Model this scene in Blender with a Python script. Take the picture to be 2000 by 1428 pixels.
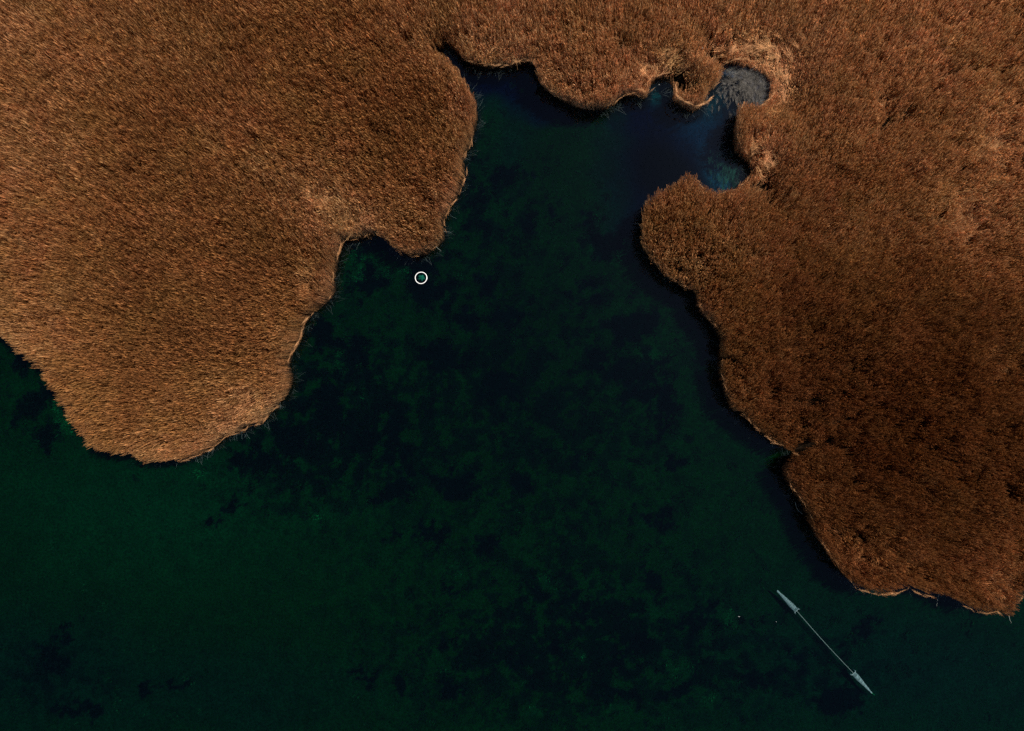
import bpy, bmesh, math, random
import numpy as np
from mathutils import Vector, Matrix

for o in list(bpy.data.objects):
    bpy.data.objects.remove(o)
random.seed(7)
rng = np.random.default_rng(7)
sc = bpy.context.scene
COL = sc.collection
R = math.radians

# ------------------------------------------------------------------ camera
H = 69.4                      # drone height over the lagoon, metres
cam_d = bpy.data.cameras.new("camera")
cam = bpy.data.objects.new("camera", cam_d)
COL.objects.link(cam)
cam.location = (0, 0, H)
cam.rotation_euler = (0, 0, 0)
cam_d.sensor_width = 36.0
cam_d.lens = 25.0
cam_d.clip_start = 0.5
cam_d.clip_end = 6000
sc.camera = cam

# ------------------------------------------------------------------ light
SUN_DIR = Vector((0.83, 0.56, 0.0)).normalized()
ELEV = R(58)
to_sun = Vector((SUN_DIR.x * math.cos(ELEV), SUN_DIR.y * math.cos(ELEV), math.sin(ELEV)))
sd = bpy.data.lights.new("sun", 'SUN')
sd.energy = 4.4
sd.angle = R(1.0)
sd.color = (1.0, 0.90, 0.78)
sun = bpy.data.objects.new("sun", sd)
COL.objects.link(sun)
sun.rotation_euler = to_sun.to_track_quat('Z', 'Y').to_euler()

w = bpy.data.worlds.new("World")
sc.world = w
w.use_nodes = True
nt = w.node_tree
nt.nodes.clear()
sky = nt.nodes.new('ShaderNodeTexSky')
sky.sky_type = 'NISHITA'
sky.sun_disc = False
sky.sun_elevation = ELEV
sky.sun_rotation = math.atan2(SUN_DIR.x, SUN_DIR.y)
bg = nt.nodes.new('ShaderNodeBackground')
bg.inputs[1].default_value = 0.05
out = nt.nodes.new('ShaderNodeOutputWorld')
nt.links.new(sky.outputs[0], bg.inputs[0])
nt.links.new(bg.outputs[0], out.inputs[0])

sc.view_settings.view_transform = 'Standard'
sc.view_settings.look = 'None'
sc.view_settings.exposure = 0.72
sc.view_settings.gamma = 1.0
sc.cycles.use_denoising = False
sc.cycles.max_bounces = 6
sc.cycles.diffuse_bounces = 3
sc.cycles.transparent_max_bounces = 8
sc.render.film_transparent = False


# ------------------------------------------------------------------ helpers
def P(px, py, z=0.0):
    """a point of the photograph (2000 x 1428) at height z, in metres"""
    k = (H - z) / H
    return ((px - 1000) / 20.0 * k, (714 - py) / 20.0 * k)


def tag(o, label=None, cat=None, group=None, kind=None):
    if label: o["label"] = label
    if cat: o["category"] = cat
    if group: o["group"] = group
    if kind: o["kind"] = kind
    return o


def sstep(x, a, b):
    t = np.clip((x - a) / (b - a), 0, 1)
    return t * t * (3 - 2 * t)


def _h(ix, iy, seed):
    n = (ix.astype(np.int64) * 374761393 + iy.astype(np.int64) * 668265263 + seed * 1442695041) & 0xFFFFFFFF
    n = ((n ^ (n >> 13)) * 1274126177) & 0xFFFFFFFF
    n = (n ^ (n >> 16)) & 0xFFFFFFFF
    n = (n * 2246822519) & 0xFFFFFFFF
    n = n ^ (n >> 15)
    return (n & 0xFFFFFF) / float(0xFFFFFF)


def vnoise(x, y, seed=0):
    ix = np.floor(x); iy = np.floor(y)
    fx = x - ix; fy = y - iy
    fx = fx * fx * (3 - 2 * fx); fy = fy * fy * (3 - 2 * fy)
    a = _h(ix, iy, seed); b = _h(ix + 1, iy, seed)
    c = _h(ix, iy + 1, seed); d = _h(ix + 1, iy + 1, seed)
    return (a * (1 - fx) + b * fx) * (1 - fy) + (c * (1 - fx) + d * fx) * fy


def fbm(x, y, size, octaves=4, seed=0, rough=0.5):
    """0..1 fractal noise with features about `size` metres wide"""
    s = 0.0; amp = 1.0; tot = 0.0; f = 1.0 / size
    for k in range(octaves):
        c, sn = math.cos(0.6 + k), math.sin(0.6 + k)
        s = s + amp * vnoise((x * c - y * sn) * f + 17.3 * k, (x * sn + y * c) * f - 9.1 * k, seed + k * 31)
        tot += amp; amp *= rough; f *= 2.03
    return s / tot


def mesh_obj(name, verts, faces, mat, parent=None, smooth=False):
    me = bpy.data.meshes.new(name)
    verts = np.asarray(verts, dtype=np.float32)
    me.from_pydata(verts.tolist(), [], [tuple(f) for f in faces])
    if smooth:
        me.polygons.foreach_set('use_smooth', [True] * len(me.polygons))
    if mat: me.materials.append(mat)
    o = bpy.data.objects.new(name, me)
    COL.objects.link(o)
    if parent: o.parent = parent
    return o


def new_mat(name):
    m = bpy.data.materials.new(name)
    m.use_nodes = True
    m.node_tree.nodes.clear()
    return m, m.node_tree


def N(nt, t, **kw):
    n = nt.nodes.new(t)
    for k, v in kw.items():
        setattr(n, k, v)
    return n


# ------------------------------------------------------------------ shoreline, traced
SHORE = [(-2600,420),(-900,540),(-260,600),(-90,622),(-30,640),(0,653),(35,679),(66,701),(86,726),(105,754),(122,778),(135,806),(154,831),
 (168,842),(178,862),(196,872),(224,881),(250,884),(273,885),(287,897),(315,895),(340,892),(364,893),(392,883),(420,871),
 (434,859),(455,845),(476,838),(497,824),(518,820),(532,803),(549,785),(563,768),(572,745),(570,728),(566,712),(573,690),
 (586,668),(593,652),(595,636),(608,617),(625,602),(641,589),(653,575),(655,562),(653,549),(658,529),(662,506),(668,486),
 (675,474),(688,469),(706,468),(721,461),(734,457),(747,460),(760,471),(774,481),(787,493),(800,499),(822,500),(840,494),
 (851,483),(866,469),(867,450),(865,436),(872,420),(878,407),(892,387),(903,362),(909,336),(905,318),(908,304),(917,288),
 (925,264),(930,240),(931,222),(928,204),(921,182),(912,158),(901,143),(887,130),(872,112),(864,94),(874,88),(890,100),(908,120),
 (926,128),(944,134),(970,136),(998,134),(1016,127),(1034,126),(1047,134),(1056,150),(1061,168),(1074,183),(1092,195),
 (1114,207),(1135,215),(1164,216),(1186,212),(1204,200),(1222,190),(1240,187),(1261,191),(1266,180),(1268,168),
 (1276,160),(1288,156),(1302,159),(1312,168),(1314,182),(1315,199),(1326,211),(1338,214),(1348,219),(1358,214),(1370,208),
 (1378,194),(1381,180),(1394,166),(1406,154),(1401,138),(1406,128),(1424,126),(1436,131),(1452,134),(1468,137),(1482,142),(1496,155),
 (1503,172),(1505,190),(1500,204),(1488,213),(1470,211),(1456,211),(1446,219),(1440,236),(1434,252),(1431,266),(1431,282),(1438,303),
 (1456,318),(1468,336),(1460,354),(1446,370),(1424,382),(1400,382),(1382,374),(1372,364),(1362,352),(1350,350),(1337,359),
 (1322,369),(1308,377),(1288,385),(1273,401),(1260,420),(1254,440),(1253,462),(1256,484),(1266,501),(1276,514),(1293,534),
 (1313,551),(1336,563),(1349,567),(1359,577),(1357,590),(1366,611),(1386,632),(1399,651),(1404,672),(1401,700),(1402,727),
 (1407,753),(1418,777),(1426,799),(1439,803),(1455,818),(1479,841),(1500,855),(1514,861),(1532,873),(1545,879),(1560,880),
 (1550,887),(1536,895),(1528,909),(1527,926),(1535,943),(1550,963),(1564,985),(1570,1008),(1582,1030),(1597,1055),(1608,1071),
 (1620,1087),(1635,1107),(1650,1124),(1670,1138),(1695,1148),(1715,1154),(1740,1157),(1758,1156),(1768,1147),(1777,1143),(1790,1151),(1806,1156),
 (1822,1155),(1836,1152),(1857,1166),(1882,1176),(1907,1184),(1937,1184),(1955,1194),(1969,1202),(1982,1190),(2000,1170),
 (2040,1148),(2100,1150),(2300,1120),(2900,1180),(4600,1100)]


def catmull(pts, n):
    pts = [np.array(p, float) for p in pts]
    res = []
    for i in range(len(pts) - 1):
        p0 = pts[max(i - 1, 0)]; p1 = pts[i]; p2 = pts[i + 1]; p3 = pts[min(i + 2, len(pts) - 1)]
        for k in range(n):
            t = k / n
            res.append(0.5 * ((2 * p1) + (-p0 + p2) * t + (2 * p0 - 5 * p1 + 4 * p2 - p3) * t * t + (-p0 + 3 * p1 - 3 * p2 + p3) * t ** 3))
    res.append(pts[-1])
    return np.array(res)


sp = np.array([((p[0] - 1000) / 20.0, (714 - p[1]) / 20.0) for p in SHORE])
# water lies on the right-hand side of the traced direction; where the bank faces away from the
# camera's foot the outline seen is that of the reed tops, so the bank itself stands nearer
tg = np.zeros_like(sp)
tg[1:-1] = sp[2:] - sp[:-2]; tg[0] = sp[1] - sp[0]; tg[-1] = sp[-1] - sp[-2]
tg /= np.linalg.norm(tg, axis=1)[:, None]
nw = np.stack([tg[:, 1], -tg[:, 0]], axis=1)         # towards the water
rad = sp / np.linalg.norm(sp, axis=1)[:, None]
fac = sstep((nw * rad).sum(1), -0.05, 0.45)
fac = np.convolve(np.pad(fac, 2, mode='edge'), np.ones(5) / 5, mode='valid')
ext = (np.abs(sp[:, 0]) < 60)
sp = sp * (1 - (fac * np.where(sp[:, 0] < -10, 3.4, 3.1) / H * ext))[:, None]
shore = catmull(sp, 2)
poly = np.vstack([shore, [[180, -2600], [0, -2600], [-180, -2600]]])
poly[-3:, 0] = [2500, 0, -2500]


def sdf(x, y):
    """metres to the bank: positive on the reed side, negative over water"""
    x = x.ravel(); y = y.ravel()
    outv = np.empty(len(x)); A = poly; B = np.roll(poly, -1, 0)
    d = B - A; L2 = (d ** 2).sum(1) + 1e-12
    for s in range(0, len(x), 20000):
        X = x[s:s + 20000, None]; Y = y[s:s + 20000, None]
        t = np.clip(((X - A[:, 0]) * d[:, 0] + (Y - A[:, 1]) * d[:, 1]) / L2, 0, 1)
        q = (X - A[:, 0] - t * d[:, 0]) ** 2 + (Y - A[:, 1] - t * d[:, 1]) ** 2
        dist = np.sqrt(q.min(1))
        cond = (A[:, 1] > Y) != (B[:, 1] > Y)
        with np.errstate(divide='ignore', invalid='ignore'):
            xi = (B[:, 0] - A[:, 0]) * (Y - A[:, 1]) / (B[:, 1] - A[:, 1]) + A[:, 0]
        ins = (cond & (X < xi)).sum(1) % 2 == 1
        outv[s:s + 20000] = np.where(ins, -dist, dist)
    return outv


def blob(x, y, px, py, rx, ry=None, ang=0.0, z=0.0):
    """a soft spot (1 at its centre) placed on the ground; radii in photo pixels"""
    ry = ry or rx
    cx, cy = P(px, py, z)
    c, s = math.cos(R(ang)), math.sin(R(ang))
    u = ((x - cx) * c + (y - cy) * s) * 20 / rx
    v = (-(x - cx) * s + (y - cy) * c) * 20 / ry
    return np.exp(-(u * u + v * v))


def polydist(x, y, pts, z=0.0):
    q = np.array([P(a, b, z) for a, b in pts])
    best = np.full(x.shape, 1e9)
    for a, b in zip(q[:-1], q[1:]):
        d = b - a
        t = np.clip(((x - a[0]) * d[0] + (y - a[1]) * d[1]) / (d @ d), 0, 1)
        best = np.minimum(best, np.hypot(x - a[0] - t * d[0], y - a[1] - t * d[1]))
    return best


# ------------------------------------------------------------------ the ground under reeds and water: one sheet
def axis(lim, step):
    a = list(np.arange(-lim, lim + 1e-6, step))
    g = step; v = lim; ext = []
    while v < 2400:
        g *= 1.35; v += g; ext.append(v)
    return np.array([-e for e in reversed(ext)] + a + ext)


gx = axis(58, 0.18); gy = axis(43, 0.18)
GX, GY = np.meshgrid(gx, gy)
xs = GX.ravel(); ys = GY.ravel()
S = sdf(xs, ys)
PX = 1000 + xs * 20; PY = 714 - ys * 20
near = np.exp(-((xs / 70) ** 4 + (ys / 55) ** 4))

WEED_DARK = [(500,905,70,40,20),(560,860,60,40,0),(640,800,60,60,0),(690,700,50,55,0),(630,660,50,45,0),(770,860,45,70,0),(870,915,26,15,0),
 (760,960,60,30,20),(410,1025,28,14,45),(450,985,40,20,30),(770,1050,28,16,0),(840,1040,30,30,0),(900,960,60,40,0),(700,860,40,30,0),
 (880,1160,30,22,0),(870,1265,18,20,0),(710,1330,24,24,0),(780,1345,26,28,0),(875,1350,34,34,0),(1000,1305,36,22,0),(1070,1175,55,28,0),
 (1145,1200,30,60,10),(1285,1130,17,30,0),(1295,1170,18,24,0),(1240,1270,48,32,0),(1215,1290,30,20,0),(1395,1210,28,34,0),(1340,1230,40,26,0),
 (1355,1290,22,26,-30),(1200,1370,60,30,0),(1330,1360,50,28,20),(1565,1290,16,14,0),(1570,1320,18,16,0),(1640,1380,60,40,0),(1300,1010,26,20,0),
 (1260,1010,20,34,20),(1330,910,30,18,30),(1290,850,22,14,40),(1200,845,18,10,0),(1020,960,20,34,0),(1060,880,20,14,0),(1130,910,20,14,0),
 (90,1300,34,44,0),(120,1240,30,22,0),(150,1400,60,26,0),(280,1360,28,18,0),(340,1355,24,16,0),(60,790,60,50,0),(90,860,50,24,0),(30,720,30,30,0),
 (1180,470,60,40,0),(1150,430,30,30,0),(1080,400,20,14,0),(1040,440,26,20,0),(980,345,30,24,0),(1010,330,26,20,0),(1130,560,30,22,0),(1150,590,28,24,0),
 (720,545,60,28,0),(700,560,40,26,0),(820,520,60,30,0),(835,570,50,34,0),(770,470,50,24,0),(700,490,50,22,0),(950,560,40,30,0),(1000,620,40,30,0),
 (1250,740,60,60,0),(1300,790,40,40,0),(1240,640,60,40,0),(1170,700,40,30,0),(900,620,50,40,0),(860,700,60,40,0),(980,760,50,50,0),(1650,1260,24,18,0),
 (1500,1215,22,30,0),(1090,1270,30,20,0),(960,1070,30,20,0),(1480,1330,40,20,0),(1700,1230,40,16,20)]
ALGAE = [(700,512,26,12,10,1.0),(735,505,22,10,20,.8),(785,523,20,14,0,1.0),(745,535,16,10,0,.7),(690,535,20,12,0,.5),(1215,490,20,14,50,.9),
 (1240,520,16,24,40,.6),(110,810,22,16,0,1.1),(128,832,16,14,0,.9),(60,740,18,14,0,.4),(280,900,8,8,0,1.0),(30,760,30,30,0,.3),(1160,480,20,16,0,.3),
 (150,865,30,14,0,.5),(660,700,20,20,0,.35),(700,770,24,24,0,.3),(880,1120,16,12,0,.6),(1060,1145,14,12,0,.7),(1080,1155,12,16,0,.5),(1320,1310,40,26,0,.6),
 (1425,1215,24,16,0,.8),(1130,1290,20,20,0,.5),(1040,1400,20,16,0,.6),(860,1310,20,10,-50,.5),(1010,870,10,8,0,.4),(1148,805,5,5,0,.9),(740,1380,20,16,0,.4),
 (1290,1200,26,20,0,.4),(1200,1400,40,20,0,.4),(1390,1370,30,20,0,.4),(620,1010,60,20,10,.3),(350,925,120,14,0,.35),(1280,690,20,16,0,.3)]


def weed_field(x, y):
    px = 1000 + x * 20; py = 714 - y * 20
    m = np.zeros_like(x)
    wx = x + (fbm(x, y, 1.1, 5, 91, .72) - .5) * 4.2; wy = y + (fbm(x, y, 1.1, 5, 93, .72) - .5) * 4.2
    for a, b, rx, ry, an in WEED_DARK:
        m = np.maximum(m, blob(wx, wy, a, b, rx * .85, ry * .85, an))
    patch = 0.65 * fbm(x, y, 1.25, 5, 5, .66) + 0.35 * fbm(x, y, 0.8, 3, 6, .6)
    # how weedy each part of the lagoon is
    zone = (0.50 * blob(x, y, 1050, 780, 380, 330) + 0.6 * blob(x, y, 1100, 1280, 420, 190) + 0.6 * blob(x, y, 620, 850, 200, 160, 30)
            + 0.45 * blob(x, y, 80, 1330, 160, 90) + 0.4 * blob(x, y, 50, 780, 110, 110) + .3 * blob(x, y, 1600, 1330, 200, 90)
            + 0.35 * blob(x, y, 950, 400, 120, 120))
    zone = np.clip(zone, 0, .75)
    base = sstep(patch + 0.30 * zone, 0.62, 0.68) * np.clip(zone * 1.8, 0, 1)
    spots = sstep(m * 0.9 + (patch - .5) * 1.7, 0.42, 0.56)
    fine = sstep(fbm(x, y, .75, 4, 9, .65) + .10 * zone, .59, .65) * np.clip(zone * 1.7, .10, 1) * .80
    return np.clip(np.maximum(np.maximum(base * 0.85, spots), fine), 0, 1)


def algae_field(x, y):
    wx = x + (fbm(x, y, 1.2, 3, 51) - .5) * 1.6; wy = y + (fbm(x, y, 1.2, 3, 53) - .5) * 1.6
    m = np.zeros_like(x)
    for a, b, rx, ry, an, k in ALGAE:
        m = np.maximum(m, k * blob(wx, wy, a, b, rx, ry, an))
    return m * sstep(fbm(x, y, 0.7, 3, 57, .6), .25, .65)


def mixc(c, col, f):
    return c * (1 - f[:, None]) + np.array(col)[None, :] * f[:, None]


BED = 0.78
W = weed_field(xs, ys)
A = algae_field(xs, ys)
big = fbm(xs, ys, 16, 3, 3)
med = fbm(xs, ys, 1.4, 4, 4, .65)
sxs, sys_ = xs + (big - .5) * 6, ys + (fbm(xs, ys, 9, 3, 8) - .5) * 6
bc = np.tile(np.array([0.0022, 0.0290, 0.0080]), (len(xs), 1))
bc = mixc(bc, (0.0020, 0.046, 0.0185), 0.95 * blob(sxs, sys_, 290, 1000, 330, 150, -8))
bc = mixc(bc, (0.0035, 0.020, 0.0170), 0.8 * blob(sxs, sys_, 60, 1330, 260, 150))
bc = mixc(bc, (0.0035, 0.0235, 0.0200), 0.8 * blob(sxs, sys_, 1800, 1330, 420, 170))
bc = mixc(bc, (0.0030, 0.0215, 0.0165), 0.7 * blob(sxs, sys_, 450, 1380, 330, 90))
bc = mixc(bc, (0.0020, 0.0190, 0.0048), 0.9 * blob(sxs, sys_, 1040, 620, 190, 260))
bc = mixc(bc, (0.0030, 0.0215, 0.0060), 0.9 * blob(sxs, sys_, 1080, 300, 90, 110))
bc = mixc(bc, (0.0030, 0.0180, 0.0160), 0.7 * blob(sxs, sys_, 985, 260, 40, 90))
# the deep arm in the north-east
deep = np.maximum(sstep(1000 + sxs * 20 + (fbm(xs, ys, 3, 3, 12) - .5) * 90, 1140, 1260) * sstep(714 - sys_ * 20, 520, 400),
                  sstep(sstep(714 - sys_ * 20, 240, 170) + 0.0 * xs, 0.2, .9) * (PX < 1120))
deep = deep * (PY < 560)
bc = mixc(bc, (0.0008, 0.0035, 0.0300), deep)
bc = mixc(bc, (0.0015, 0.0015, 0.0030), np.clip(1.5 * blob(sxs, sys_, 1300, 335, 80, 60, -20), 0, 1))
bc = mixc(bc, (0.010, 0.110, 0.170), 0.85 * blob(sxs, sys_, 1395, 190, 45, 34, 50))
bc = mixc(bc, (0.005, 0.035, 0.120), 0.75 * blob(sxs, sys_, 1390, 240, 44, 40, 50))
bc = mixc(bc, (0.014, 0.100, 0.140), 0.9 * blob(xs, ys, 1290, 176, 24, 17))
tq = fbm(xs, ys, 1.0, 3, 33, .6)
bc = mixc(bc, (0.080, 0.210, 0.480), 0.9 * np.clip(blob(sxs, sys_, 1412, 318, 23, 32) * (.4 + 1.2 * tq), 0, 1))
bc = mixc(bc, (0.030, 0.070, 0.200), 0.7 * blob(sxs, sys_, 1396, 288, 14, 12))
bc = mixc(bc, (0.003, 0.003, 0.008), np.clip(1.2 * blob(xs, ys, 1447, 200, 12, 34, 0), 0, .9))
# silt flat in the far corner, grey with dead straw
silt = np.clip(1.35 * blob(xs, ys, 1484, 168, 22, 34) + 1.25 * blob(xs, ys, 1440, 143, 40, 13, -12) + 0.5 * blob(xs, ys, 1486, 194, 16, 18), 0, 1)
bc = mixc(bc, (0.085, 0.084, 0.072), np.clip(silt * (.05 + 1.1 * med) * (1 - .6 * blob(xs, ys, 1405, 165, 40, 60)), 0, 1))
# shadowless drifts of weed rooted in the bed, and algae
fin = fbm(xs, ys, .55, 4, 14, .7)
bc *= (BED * (0.50 + 0.60 * med + .45 * fin))[:, None]
bc += 0.0
bc = mixc(bc, (0.001, 0.004, 0.006), 0.93 * W)
bc = mixc(bc, (0.0030 * BED, 0.062 * BED, 0.022 * BED), np.clip(A, 0, 1) * .9)
# mud under the reeds
mudf = sstep(S, -0.9, -0.1)
mud = np.array([0.009, 0.006, 0.004])[None, :] * (0.5 + med)[:, None]
mudf = mudf * (1 - sstep(silt, .2, .6))
bc = bc * (1 - mudf[:, None]) + mud * mudf[:, None]
depth = 0.30 + 0.85 * (1 - np.exp(np.minimum(S, 0) / 6.0)) + 0.9 * deep
depth = depth * (1 - .8 * silt) + .03
Z = np.where(S > 0, 0.05 + 0.16 * sstep(S, 0, 2) + 0.08 * (med - .5), 0.0) - np.where(S <= 0, sstep(-S, 0, 0.9) * depth, 0.0) + (med - .5) * .12 * (S < 0)
Z = np.where(S < 0, np.minimum(Z, -0.03), Z)
sf = sstep(silt, .30, .55)
Z = np.where(S < .3, Z * (1 - sf) + sf * (.05 + .10 * (med - .5)), Z)

nx, ny = len(gx), len(gy)
me = bpy.data.meshes.new("lake_bed")
co = np.stack([xs, ys, Z], 1).astype(np.float32)
idx = np.arange(nx * ny).reshape(ny, nx)
q = np.stack([idx[:-1, :-1], idx[:-1, 1:], idx[1:, 1:], idx[1:, :-1]], -1).reshape(-1, 4)
me.vertices.add(len(co)); me.vertices.foreach_set('co', co.ravel())
me.loops.add(q.size); me.loops.foreach_set('vertex_index', q.ravel().astype(np.int32))
me.polygons.add(len(q)); me.polygons.foreach_set('loop_start', (np.arange(len(q)) * 4).astype(np.int32))
me.polygons.foreach_set('use_smooth', np.ones(len(q), bool))
me.update()
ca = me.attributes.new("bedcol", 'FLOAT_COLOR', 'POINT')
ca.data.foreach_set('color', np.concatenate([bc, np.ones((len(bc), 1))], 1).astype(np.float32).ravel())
m, t = new_mat("bed_silt")
at = N(t, 'ShaderNodeAttribute', attribute_name="bedcol")
tc = N(t, 'ShaderNodeTexCoord')
n1 = N(t, 'ShaderNodeTexNoise'); n1.inputs['Scale'].default_value = 5.5; n1.inputs['Detail'].default_value = 6; n1.inputs['Roughness'].default_value = .75
n2 = N(t, 'ShaderNodeTexVoronoi'); n2.inputs['Scale'].default_value = 3.2
mr = N(t, 'ShaderNodeMapRange'); mr.inputs[1].default_value = .30; mr.inputs[2].default_value = .70; mr.inputs[3].default_value = .30; mr.inputs[4].default_value = 1.75
mr2 = N(t, 'ShaderNodeMapRange'); mr2.inputs[1].default_value = 0; mr2.inputs[2].default_value = .7; mr2.inputs[3].default_value = .8; mr2.inputs[4].default_value = 1.25
mu = N(t, 'ShaderNodeMath', operation='MULTIPLY')
vm = N(t, 'ShaderNodeVectorMath', operation='SCALE')
bs = N(t, 'ShaderNodeBsdfDiffuse'); o_ = N(t, 'ShaderNodeOutputMaterial')
bmp = N(t, 'ShaderNodeBump'); bmp.inputs['Strength'].default_value = .6; bmp.inputs['Distance'].default_value = .12
t.links.new(tc.outputs['Object'], n1.inputs['Vector']); t.links.new(tc.outputs['Object'], n2.inputs['Vector'])
t.links.new(n1.outputs['Fac'], mr.inputs[0]); t.links.new(n2.outputs['Distance'], mr2.inputs[0])
t.links.new(mr.outputs[0], mu.inputs[0]); t.links.new(mr2.outputs[0], mu.inputs[1])
t.links.new(at.outputs['Color'], vm.inputs[0]); t.links.new(mu.outputs[0], vm.inputs['Scale'])
t.links.new(vm.outputs[0], bs.inputs['Color']); t.links.new(n1.outputs['Fac'], bmp.inputs['Height']); t.links.new(bmp.outputs[0], bs.inputs['Normal'])
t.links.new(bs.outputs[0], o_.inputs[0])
me.materials.append(m)
bed = bpy.data.objects.new("lake_bed", me)
COL.objects.link(bed)
tag(bed, "dark green silty lake bed seen through the clear water, brown mud under the reeds", kind="structure")

# ------------------------------------------------------------------ water surface
m, t = new_mat("lake_water")
lw = N(t, 'ShaderNodeLayerWeight'); lw.inputs['Blend'].default_value = .5
pw = N(t, 'ShaderNodeMath', operation='POWER'); pw.inputs[1].default_value = 5
fr = N(t, 'ShaderNodeMath', operation='MULTIPLY_ADD'); fr.inputs[1].default_value = .98; fr.inputs[2].default_value = .017
t.links.new(lw.outputs['Facing'], pw.inputs[0]); t.links.new(pw.outputs[0], fr.inputs[0])
tr = N(t, 'ShaderNodeBsdfTransparent'); tr.inputs['Color'].default_value = (0.17, 0.42, 0.38, 1)
gl = N(t, 'ShaderNodeBsdfGlossy'); gl.inputs['Roughness'].default_value = .06; gl.inputs['Color'].default_value = (.55, .70, 1, 1)
mx = N(t, 'ShaderNodeMixShader'); o_ = N(t, 'ShaderNodeOutputMaterial')
tc = N(t, 'ShaderNodeTexCoord')
nn = N(t, 'ShaderNodeTexNoise'); nn.inputs['Scale'].default_value = 2.2; nn.inputs['Detail'].default_value = 4
bmp = N(t, 'ShaderNodeBump'); bmp.inputs['Strength'].default_value = .12; bmp.inputs['Distance'].default_value = .05
t.links.new(tc.outputs['Object'], nn.inputs['Vector']); t.links.new(nn.outputs['Fac'], bmp.inputs['Height'])
t.links.new(bmp.outputs[0], gl.inputs['Normal']); t.links.new(bmp.outputs[0], lw.inputs['Normal'])
t.links.new(fr.outputs[0], mx.inputs[0]); t.links.new(tr.outputs[0], mx.inputs[1]); t.links.new(gl.outputs[0], mx.inputs[2])
t.links.new(mx.outputs[0], o_.inputs[0])
L = 2390
wo = mesh_obj("water", [(-L, -L, 0), (L, -L, 0), (L, L, 0), (-L, L, 0)], [(0, 1, 2, 3)], m)
tag(wo, "still dark green water of the lagoon", kind="structure")


# ------------------------------------------------------------------ reed tuft prototypes
TONE_RND = random.Random(11)


def strip(V, F, Pt, pts, width, part, tw=0.0, wdir=None):
    """a leaf-like ribbon through pts; width is a list"""
    base = len(V)
    n = len(pts)
    part = TONE_RND.random()
    for i, p in enumerate(pts):
        a = pts[max(i - 1, 0)]; b = pts[min(i + 1, n - 1)]
        d = (b - a).normalized()
        side = wdir if wdir is not None else d.cross(Vector((math.cos(tw), math.sin(tw), .35)))
        if side.length < 1e-4: side = Vector((1, 0, 0))
        side = side.normalized() * width[i] * .5
        V.append(p - side); V.append(p + side); Pt.append(part); Pt.append(part)
    for i in range(n - 1):
        F.append((base + 2 * i, base + 2 * i + 1, base + 2 * i + 3, base + 2 * i + 2))


def shoot(V, F, Pt, bx, by, h, lean, phi, rnd, leaves=4, plume=True, wmul=1.0, bare=False):
    d = Vector((math.cos(phi), math.sin(phi), 0))
    pts = []
    for k in range(4):
        u = k / 3
        pts.append(Vector((bx, by, 0)) + Vector((0, 0, h * u * (1 - .08 * u * lean))) + d * (h * lean * (.35 * u + .65 * u * u)))
    strip(V, F, Pt, pts, [.020 * wmul, .019 * wmul, .016 * wmul, .010 * wmul], 0.0, rnd.uniform(0, 6.28))
    def at(u):
        f = u * 3; i = min(int(f), 2); return pts[i].lerp(pts[i + 1], f - i)
    if bare:
        return
    for k in range(leaves):
        u = rnd.uniform(.30, .85)
        b = at(u)
        a = phi + rnd.gauss(0, 1.2)
        ln = rnd.uniform(.50, 1.0)
        ld = Vector((math.cos(a), math.sin(a), 0))
        sp_ = rnd.uniform(.03, .13)
        p = [b, b + ld * ln * .35 * sp_ + Vector((0, 0, ln * .38)), b + ld * ln * .8 * sp_ + Vector((0, 0, ln * .70)), b + ld * ln * 1.6 * sp_ + Vector((0, 0, ln * rnd.uniform(.6, .95)))]
        side = Vector((-ld.y, ld.x, rnd.uniform(-.5, .5)))
        strip(V, F, Pt, p, [.010 * wmul, .025 * wmul, .020 * wmul, .004], 0.5, 0, side)
    if plume:
        tip = pts[-1]; dd = (pts[-1] - pts[-2]).normalized()
        ln = rnd.uniform(.32, .55)
        for k in range(3):
            a = phi + rnd.gauss(0, .5)
            ld = Vector((math.cos(a), math.sin(a), 0))
            p = [tip - dd * ln * .4, tip + dd * ln * .45 + ld * ln * .06, tip + dd * ln + ld * ln * .22]
            strip(V, F, Pt, p, [.018 * wmul, .046 * wmul, .010], 1.0, rnd.uniform(0, 6.28))


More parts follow.
